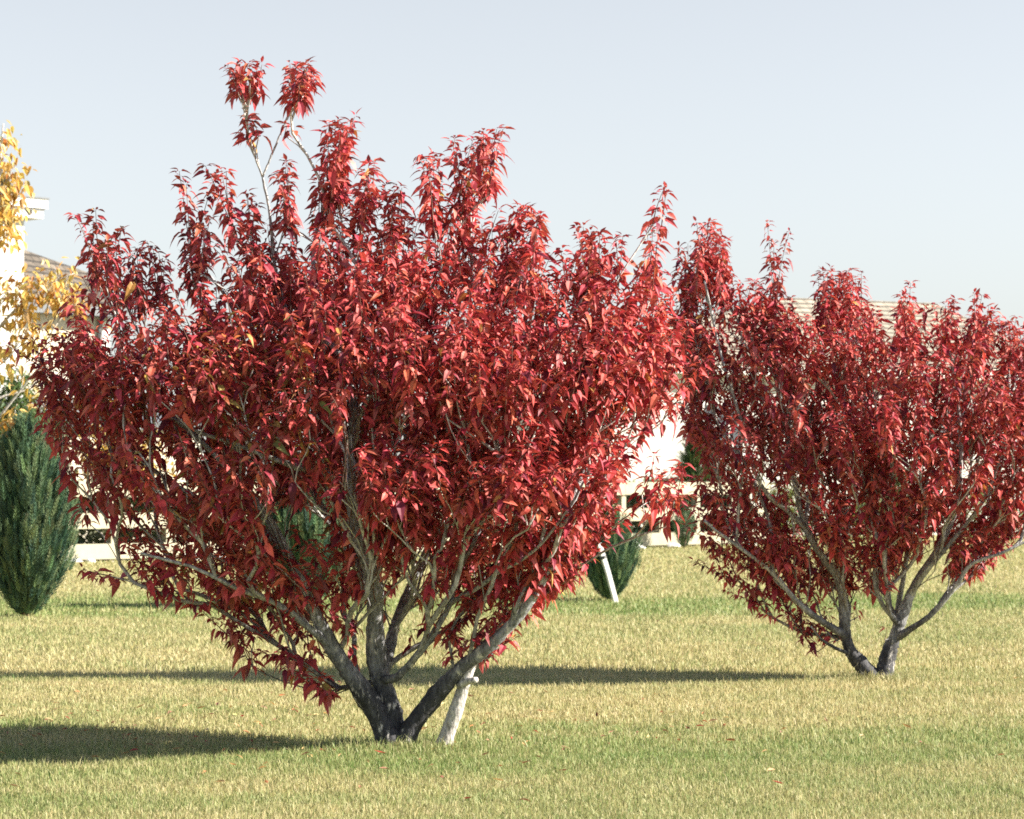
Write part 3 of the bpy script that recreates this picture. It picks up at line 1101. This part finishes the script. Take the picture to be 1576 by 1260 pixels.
# ------------------------------------------------------------------ white stake
M_WHITE = noisy_mat("white_paint", (0.58, 0.57, 0.53), (0.68, 0.67, 0.63), 9, 0.5)
M_RAIL = noisy_mat("fence_paint", (0.30, 0.275, 0.19), (0.39, 0.36, 0.26), 2.5, 0.55)
b, e = at(950, 926, 33.4), at(922, 836, 33.5)
b[2] = 0
st = thing("garden_stake", "white wooden stake leaning against the short juniper", "stake", b)
mb = MB(b)
mb.tube(np.array([b - [0, 0, .05], b + (e - b) * .5, e - (e - b) * .02, e]), [.040, .040, .040, .026], 4)
mb.build("shaft", M_WHITE, st)
mb = MB(b)
q = b + (e - b) * 0.74
mb.tube(np.array([q, q + (e - b) * .045]), [.044, .044], 8)
mb.build("tie", noisy_mat("rubber_tie", (.03, .03, .03), (.06, .06, .06)), st)

# ------------------------------------------------------------------ board fence
A, B_ = np.array([-12.6, 46.6]), np.array([6.4, 66.2])
dirv = (B_ - A) / np.linalg.norm(B_ - A)
nrm = np.array([dirv[1], -dirv[0]])                      # towards the camera
Lf = np.linalg.norm(B_ - A)
ang = math.atan2(dirv[1], dirv[0])
fen = thing("board_fence", "cream three-board fence running behind the lawn", "fence", (A[0], A[1], 0))
npost = 21
step = Lf / (npost - 1)
for k in range(npost):
    p = A + dirv * step * k
    mb = MB((A[0], A[1], 0))
    mb.box((p[0], p[1], .76), (.15, .15, 1.56), ang)
    mb.box((p[0], p[1], 1.565), (.19, .19, .04), ang)
    mb.build("post", M_RAIL, fen)
for z in (0.215, 0.815, 1.425):
    for k in range(0, npost - 1, 4):
        p0, p1 = A + dirv * step * k, A + dirv * step * min(k + 4, npost - 1)
        c = (p0 + p1) / 2 + nrm * 0.10
        mb = MB((A[0], A[1], 0))
        mb.box((c[0], c[1], z + rng.normal(0, .006)), (np.linalg.norm(p1 - p0) - .008, .045, .30), ang)
        mb.build("rail", M_RAIL, fen)

# a clipped hedge close behind the fence
n = 30000
u_ = rng.uniform(0.2, Lf - .2, n)
dz = np.where(rng.random(n) < .5, rng.uniform(.08, 1.42, n), 1.42 - np.abs(rng.normal(0, .09, n)))
dd = np.where(rng.random(n) < .7, .42 + np.abs(rng.normal(0, .10, n)), rng.uniform(.4, 1.1, n))
dz = dz * (1 + .05 * np.sin(u_ * 1.9) + .04 * np.sin(u_ * 5.3 + 1))
pos = np.stack([A[0] + dirv[0] * u_ - nrm[0] * dd, A[1] + dirv[1] * u_ - nrm[1] * dd, dz], -1)
dl = rng.normal(size=(n, 3)) + [0, 0, .3]
me = leaves_mesh("hedge", pos, dl, rng.normal(size=(n, 3)), rng.uniform(.12, .20, n), rng.uniform(.1, .5, n), np.full(n, 1.8),
                 pick([(0.16, 0.19, 0.11), (0.21, 0.23, 0.13), (0.11, 0.14, 0.09)], [3, 2, 2], n), (0, 0, 0))
M_HEDGE = leaf_mat("hedge_leaves", trans=0.2, rough=0.6, spec=0.25, back=0.0)
hd = link("hedge", me, M_HEDGE)
tag(hd, "low olive hedge growing close behind the cream fence", "hedge")

# white stones along the foot of the fence
M_ROCK = noisy_mat("white_stone", (0.55, 0.54, 0.52), (0.78, 0.77, 0.75), 8, 0.8, 0.5)
import bmesh
for k in range(26):
    s = rng.uniform(0.02, 0.98)
    if k < 9:
        s = rng.uniform(0.10, 0.24)
    elif k < 18:
        s = rng.uniform(0.70, 0.80)
    p = A + dirv * Lf * s + nrm * rng.uniform(0.25, 0.8)
    bm = bmesh.new()
    bmesh.ops.create_icosphere(bm, subdivisions=2, radius=1)
    r_ = rng.uniform(.07, .17)
    sc = np.array([rng.uniform(.9, 1.5), rng.uniform(.8, 1.2), rng.uniform(.55, .8)]) * r_
    ph = rng.uniform(0, 6, 3)
    for v in bm.verts:
        w_ = 1 + .13 * math.sin(3 * v.co.x + ph[0]) + .13 * math.sin(4 * v.co.y + ph[1]) + .1 * math.sin(5 * v.co.z + ph[2])
        v.co = Vector((v.co.x * sc[0] * w_, v.co.y * sc[1] * w_, v.co.z * sc[2] * w_))
    me = bpy.data.meshes.new("white_stone")
    bm.to_mesh(me)
    bm.free()
    o = link("white_stone", me, M_ROCK)
    o.location = (p[0], p[1], sc[2] * .55)
    tag(o, "white stone lying along the foot of the cream fence", "stone", "white stones along the fence")

# ------------------------------------------------------------------ houses
M_WALL = noisy_mat("white_siding", (0.50, 0.49, 0.455), (0.58, 0.57, 0.53), 2, 0.6, 0.35, siding=2.2)
M_CREAM = noisy_mat("cream_siding", (0.47, 0.43, 0.345), (0.54, 0.49, 0.40), 2, 0.6, 0.45, siding=1.6)
M_BROWN = shingle_mat("brown_shingles", (0.085, 0.070, 0.055), (0.145, 0.118, 0.088), .45, .20)
M_TAN = shingle_mat("tan_shingles", (0.31, 0.27, 0.205), (0.35, 0.305, 0.24), .5, .16)
M_GLASS, _t, _o = mat("window_glass")
_p = N(_t, "BsdfPrincipled", Roughness=0.06)
_p.inputs['Base Color'].default_value = (0.05, 0.06, 0.07, 1)
_p.inputs['Specular IOR Level'].default_value = 0.8
_t.links.new(_p.outputs[0], _o.inputs['Surface'])
M_GUTTER = noisy_mat("grey_metal", (0.10, 0.11, 0.12), (0.15, 0.16, 0.17), 5, 0.5)



# buildings are laid out in their own axes: x along the front, y inwards, z up
def lwindow(parent, x, z, w, h, panes=2):
    f = MB()
    for sx in (-1, 1):
        f.box((x + sx * (w / 2 + .05), -.03, z), (.10, .08, h))
    for sz in (-1, 1):
        f.box((x, -.032, z + sz * (h / 2 + .05)), (w + .24, .09, .10))
    for k in range(1, panes):
        f.box((x - w / 2 + w * k / panes, -.022, z), (.06, .05, h))
    f.box((x, -.02, z + .1 * h), (w, .044, .05))
    o = f.build("window", M_WHITE, parent)
    g = MB()
    g.box((x, -.006, z), (w, .02, h))
    g.build("pane", M_GLASS, o)


def on_wall(px, P0, a):
    """how far along a wall line from P0 at angle a the photo column px is met"""
    k = (px - 788) / F
    return (k * P0[1] - P0[0]) / (math.cos(a) - k * math.sin(a))


# left house: tall white gabled block, with a lower cream wing under brown shingles
AL = math.radians(45)
P0 = at(35, 700, 68)[:2]                                  # right front corner of the tall block
hs = thing("house", "tall white gabled house with a brown shingled wing behind the yellow tree", "house", (P0[0], P0[1], 0))
hs.rotation_euler = (0, 0, AL)
Wd, Dp = 9.0, 8.0
ze = at(35, 331, 68)[2]
zr = ze + 4.9
mb = MB()
front = [(-Wd, 0, -.2), (0, 0, -.2), (0, 0, ze), (-Wd / 2, 0, zr), (-Wd, 0, ze)]
mb.add(np.array(front + [(x, Dp, z) for x, _, z in front]),
                                         [np.arange(5)[None], (np.arange(5)[::-1] + 5)[None], np.array([[i, i + 5, (i + 1) % 5 + 5, (i + 1) % 5] for i in range(5)])])
mb.build("wall", M_WALL, hs)
mb = MB()
sl = (zr - ze) / (Wd / 2)
o_ = .50
mb.slab([(.08, -.3, ze + .05), (.08, Dp + .3, ze + .05), (-Wd / 2, Dp + .3, zr + .12), (-Wd / 2, -.3, zr + .12)], .10)
mb.slab([(-Wd / 2, -.3, zr + .12), (-Wd / 2, Dp + .3, zr + .12), (-Wd - .08, Dp + .3, ze + .05), (-Wd - .08, -.3, ze + .05)], .10)
mb.build("roof", M_BROWN, hs)
mb = MB()
for sx in (0, -1):                                       # boxed eave returns at both corners
    x = -.10 if sx == 0 else -Wd + .10
    mb.box((x, Dp / 2 - .05, ze + .02), (1.05, Dp + .42, .20))
    mb.box((x, Dp / 2 - .05, ze + .30), (1.25, Dp + .54, .24))
mb.build("eave_return", M_WHITE, hs)
mb = MB()
for x in (-.10, -Wd + .10):
    mb.box((x, Dp / 2 - .05, ze + .15), (1.09, Dp + .46, .06))
    mb.box((x, Dp / 2 - .05, ze + .445), (1.31, Dp + .60, .045))
mb.build("gutter", M_GUTTER, hs)
lwindow(hs, -2.2, 5.4, 1.2, 1.5)
lwindow(hs, -2.2, 2.3, 1.2, 1.5)
# the wing, a step behind the block's front
xw = on_wall(166, P0 + .4 * np.array([-math.sin(AL), math.cos(AL)]), AL)
zw = at(160, 476, 70.8)[2]
PR = P0 + 3.0 * np.array([-math.sin(AL), math.cos(AL)])
xr0, xr1 = on_wall(35, PR, AL), on_wall(148, PR, AL)
zr0, zt1 = at(35, 384, PR[1] + xr0 * math.sin(AL))[2], at(148, 424, PR[1] + xr1 * math.sin(AL))[2]
zt0 = zr0 + (zr0 - zt1) * (xr0 - .02) / (xr1 - xr0)
mb = MB()
mb.box((xw / 2, 3.2, zw / 2 - .1), (xw, 5.6, zw + .2))
mb.build("wing_wall", M_CREAM, hs)
mb = MB()
mb.slab([(.02, -.05, zw), (xw + .3, -.05, zw), (xr1, 3.0, zt1), (.02, 3.0, zt0)], .14)
mb.slab([(xw + .3, -.05, zw), (xw + .3, 6.3, zw), (xr1, 3.0, zt1)], .14)
mb.slab([(xw + .3, 6.3, zw), (.02, 6.3, zw), (.02, 3.0, zt0), (xr1, 3.0, zt1)], .14)
mb.build("wing_roof", M_BROWN, hs)
mb = MB()
mb.box((xw / 2 + .15, -.075, zw - .13), (xw + .3, .05, .24))
mb.box((xw / 2 + .15, .17, zw - .24), (xw + .3, .42, .03))
mb.build("fascia", M_GUTTER, hs)
mb = MB()
mb.box((xw - .11, .38, zw / 2 - .2), (.24, .05, zw - .3))
mb.build("corner_trim", M_WHITE, hs)
mb = MB()
mb.tube(np.array([(xw - .34, .33, .05), (xw - .34, .33, zw - .3)]), [.05, .05], 8)
mb.build("downspout", M_GUTTER, hs)
lwindow(hs, xw * .45, 3.0, .8, 1.0)
# a low porch in front of the wing
pz = at(115, 641, 66)[2]
mb = MB()
mb.slab([(-.8, -3.2, pz - .12), (xw + .9, -3.2, pz - .12), (xw + .9, -.02, pz + .55), (-.8, -.02, pz + .55)], .14)
mb.build("porch_roof", M_GUTTER, hs)
mb = MB()
mb.box((xw / 2, -1.5, (pz - .3) / 2), (xw + 1.2, 2.7, pz - .32))
mb.build("porch_wall", M_CREAM, hs)

# right house: long white house under a tan hipped roof
AR = math.radians(26)
P1 = at(835, 700, 74)[:2]
rh = thing("house", "long white house with a tan hipped roof behind the smaller crimson maple", "house", (P1[0], P1[1], 0))
rh.rotation_euler = (0, 0, AR)
Ln = on_wall(1640, P1, AR)
ze = at(900, 560, 76)[2]
Dr = 8.0
mb = MB()
mb.box((Ln / 2, Dr / 2, ze / 2 - .1), (Ln, Dr, ze + .2))
mb.build("wall", M_WALL, rh)
a0, a1 = on_wall(1215, P1 + Dr / 2 * np.array([-math.sin(AR), math.cos(AR)]), AR), on_wall(1440, P1 + Dr / 2 * np.array([-math.sin(AR), math.cos(AR)]), AR)
zr = at(1300, 462, P1[1] + Dr / 2 * math.cos(AR) + (a0 + a1) / 2 * math.sin(AR))[2]
o_ = .45
p = [(-o_, -o_, ze), (Ln + o_, -o_, ze), (Ln + o_, Dr + o_, ze), (-o_, Dr + o_, ze)]
q0, q1 = (a0, Dr / 2, zr), (a1, Dr / 2, zr)
mb = MB()
mb.slab([p[0], p[1], q1, q0], .15)
mb.slab([p[1], p[2], q1], .15)
mb.slab([p[2], p[3], q0, q1], .15)
mb.slab([p[3], p[0], q0], .15)
mb.build("roof", M_TAN, rh)
mb = MB()
mb.box((Ln / 2, Dr / 2, ze - .17), (Ln + 2 * o_, Dr + 2 * o_, .24))
mb.build("eave", M_WHITE, rh)
for px in (1112, 1236, 1352, 1470, 1570):
    lwindow(rh, on_wall(px, P1, AR), 3.1, 1.3, 1.5, 3)

# ------------------------------------------------------------------ yellow trees and other greenery
M_YEL = leaf_mat("yellow_leaves", trans=0.4, rough=0.5, spec=0.4, back=0.15, backcol=(0.7, 0.5, 0.2))
M_GRN = leaf_mat("green_leaves", trans=0.3, rough=0.5, spec=0.3, back=0.1, backcol=(0.2, 0.25, 0.12))
M_PALE = bark_mat("pale_bark", (0.50, 0.47, 0.42), (0.60, 0.57, 0.52), 0.3, 1.5)
YEL = [(0.54, 0.37, 0.08), (0.60, 0.45, 0.14), (0.48, 0.25, 0.08), (0.60, 0.50, 0.23), (0.38, 0.32, 0.08)]


def leafy_tree(name, label, cat, Y, foot_px, stems, clusters, leaf, pal, lm, bm_, per, spread, group=None, hang=-35):
    """stems: polylines in pixels; clusters: (px, py, radius px, shoots)"""
    root_p = at(foot_px, 747 + CAM_H * F / Y, Y)
    root_p[2] = 0
    t = thing(name, label, cat, root_p, group)
    sk = Skeleton()
    W3 = smooth_path([root_p - [0, 0, .05]] + [at(px, py, Y + dy) for px, py, dy in stems[0][0]], 4)
    sk.stem(W3, -1, stems[0][1])
    tr = set(range(len(sk.p)))
    mb = MB(root_p)
    mb.tube(W3, np.linspace(stems[0][1][0], stems[0][1][1], len(W3)), 10, .06)
    for pts, rad in stems[1:]:
        Q = smooth_path([at(px, py, Y + dy) for px, py, dy in pts], 4)
        par = int(np.argmin(np.linalg.norm(np.array(sk.p)[:len(W3)] - Q[0], axis=1)))
        Q[0] = sk.p[par]
        tr |= set(sk.stem(Q, par, rad))
        mb.tube(Q, np.linspace(rad[0], rad[1], len(Q)), 7, .04)
    T, s = [], F / Y
    for (px, py, r, n) in clusters:
        for _ in range(n):
            v = rng.normal(size=3)
            v *= rng.random() ** .4 / np.linalg.norm(v)
            c = at(px, py, Y) + v * np.array([r, r * .9, r]) / s
            c[2] = max(c[2], 0.15)
            T.append(c)
    T = np.array(T)
    grow(sk, T)
    r, kids = pipe(sk, .003)
    for ch, rad in chains(sk, r, kids, tr):
        mb.tube(ch, rad, 4, 0, False)
    mb.build("trunk", bm_, t, True)
    fo = Foliage()
    n = per * len(T)
    col = pick(pal[0], pal[1], n)
    k = 0
    for c in T:
        for _ in range(per):
            fo.leaf(c + rng.normal(0, spread, 3), rng.uniform(0, 2 * PI), math.radians(rng.normal(hang, 25)), leaf * rng.lognormal(0, .22), rng.uniform(.1, .5), col[k],
                    rng.normal(0, .5), rng.uniform(.9, 1.3))
            k += 1
    link("crown", fo.mesh("crown", root_p), lm, t)
    return t


leafy_tree("yellow_tree", "slender tree with golden drooping leaves in front of the tall white house", "tree", 30.0, -48,
           [([(-46, 850, 0), (-42, 740, 0), (-36, 600, .05), (-20, 420, .05), (-5, 300, 0), (5, 190, 0)], (.07, .008)),
            ([(-42, 690, 0), (0, 640, -.1), (40, 590, -.15), (70, 555, -.2)], (.022, .006)),
            ([(-40, 640, 0), (0, 612, .1), (40, 600, .15), (75, 575, .2), (60, 640, .2)], (.018, .005)),
            ([(-30, 540, 0), (20, 480, .1), (70, 440, .1), (115, 420, .1)], (.02, .005))],
           [(8, 205, 12, 5), (4, 240, 10, 4), (15, 275, 18, 12), (12, 315, 24, 16), (10, 355, 24, 13), (-15, 330, 25, 10), (55, 440, 28, 14), (95, 435, 28, 15), (110, 462, 22, 9),
            (40, 470, 34, 10), (20, 520, 40, 12), (55, 515, 34, 10), (10, 440, 30, 7), (-20, 470, 50, 14), (20, 645, 26, 7), (5, 660, 20, 7), (40, 580, 26, 3), (-40, 560, 50, 14), (-70, 400, 50, 18),
            (-90, 540, 50, 14)],
           .105, (YEL, [4, 4, 2, 3, 1]), M_YEL, M_PALE, 7, .09)
leafy_tree("yellow_tree", "small mustard-yellow tree beyond the fence, seen through the large crimson maple", "tree", 57.0, 195,
           [([(195, 800, 0), (197, 740, 0), (200, 690, 0)], (.06, .02)), ([(196, 770, 0), (170, 720, .2), (160, 690, .2)], (.03, .01))],
           [(165, 680, 38, 26), (215, 700, 40, 30), (185, 730, 44, 30), (145, 700, 25, 12), (235, 735, 26, 14)], .13, ([(0.50, 0.36, 0.06), (0.58, 0.42, 0.10), (0.40, 0.30, 0.06)], [3, 2, 2]), M_YEL, M_PALE, 14, .14)
G1 = ([(0.08, 0.14, 0.05), (0.12, 0.18, 0.07), (0.16, 0.22, 0.08)], [3, 3, 2])
leafy_tree("green_tree", "round green tree between the yellow tree and the tall white house", "tree", 46.0, 25,
           [([(25, 800, 0), (24, 720, 0), (26, 640, 0)], (.08, .03)), ([(24, 740, 0), (50, 680, .2), (60, 640, .2)], (.04, .015))],
           [(25, 625, 45, 44), (-10, 650, 50, 40), (45, 660, 38, 36), (20, 700, 50, 40), (30, 595, 28, 16)], .11, G1, M_GRN, M_JBARK, 16, .12, hang=-10)
G2 = ([(0.17, 0.22, 0.06), (0.25, 0.28, 0.07), (0.11, 0.17, 0.05)], [3, 2, 2])
for (px, Yb, top, w, lab) in ((1205, 69, 735, 40, "yellow-green shrub just beyond the right end of the fence"),
                              (1335, 72, 775, 45, "yellow-green shrub behind the stems of the smaller crimson maple"),
                              (1525, 70, 745, 55, "olive shrub behind the right side of the smaller crimson maple")):
    fy = 747 + CAM_H * F / Yb
    leafy_tree("shrub", lab, "shrub", Yb, px, [([(px, (fy + top) / 2 + 20, 0), (px + 4, top + 25, 0)], (.05, .02)), ([(px, fy - 20, 0), (px - w * .5, (fy + top) / 2, .2)], (.03, .01))],
               [(px, (fy + top) / 2, w, 40), (px - w * .5, fy - 28, w * .7, 22), (px + w * .5, fy - 30, w * .7, 22), (px, top + 26, w * .6, 14)], .12, G2, M_GRN, M_JBARK, 16, .13, hang=-5)


def pine(label, px, Y, top, half, n):
    c = at(px, 800, Y)
    c[2] = 0
    H = at(px, top, Y)[2]
    R = half * Y / F
    t = thing("pine_tree", label, "tree", c, "pines by the long white house")
    h = rng.random(n) ** 1.2
    a = rng.uniform(0, 2 * PI, n)
    tier = 0.75 + 0.25 * np.abs(np.sin(h * 16))
    rr = R * (1 - h) ** .8 * tier * np.sqrt(rng.uniform(.15, 1, n)) * (1 + .2 * np.sin(a * 4 + 2))
    pos = np.stack([np.cos(a) * rr, np.sin(a) * rr, .25 + h * (H - .35)], -1)
    d = np.stack([np.cos(a), np.sin(a), .25 + 1.2 * h], -1) + rng.normal(0, .25, (n, 3))
    col = pick([(0.07, 0.12, 0.05), (0.10, 0.16, 0.06), (0.14, 0.20, 0.075)], [3, 3, 2], n)
    V, T, C = sprays(pos, d, rng.uniform(.18, .34, n), np.full(n, .05), col, 5)
    link("crown", mesh_np("crown", V, [T], C), M_JUN, t)
    mb = MB()
    mb.tube(np.array([(0, 0, -.05), (0, 0, H * .5), (0, 0, H * .93)]), [.12, .07, .015], 8)
    mb.build("trunk", M_JBARK, t, True)


pine("green pine standing at the left end of the long white house", 1075, 71, 665, 55, 2200)
pine("green pine in front of the long white house windows, between two shrubs", 1362, 73, 645, 50, 2000)
juniper("small dark upright juniper just in front of the fence", (1053, 838), 62.5, 778, 17, 900)
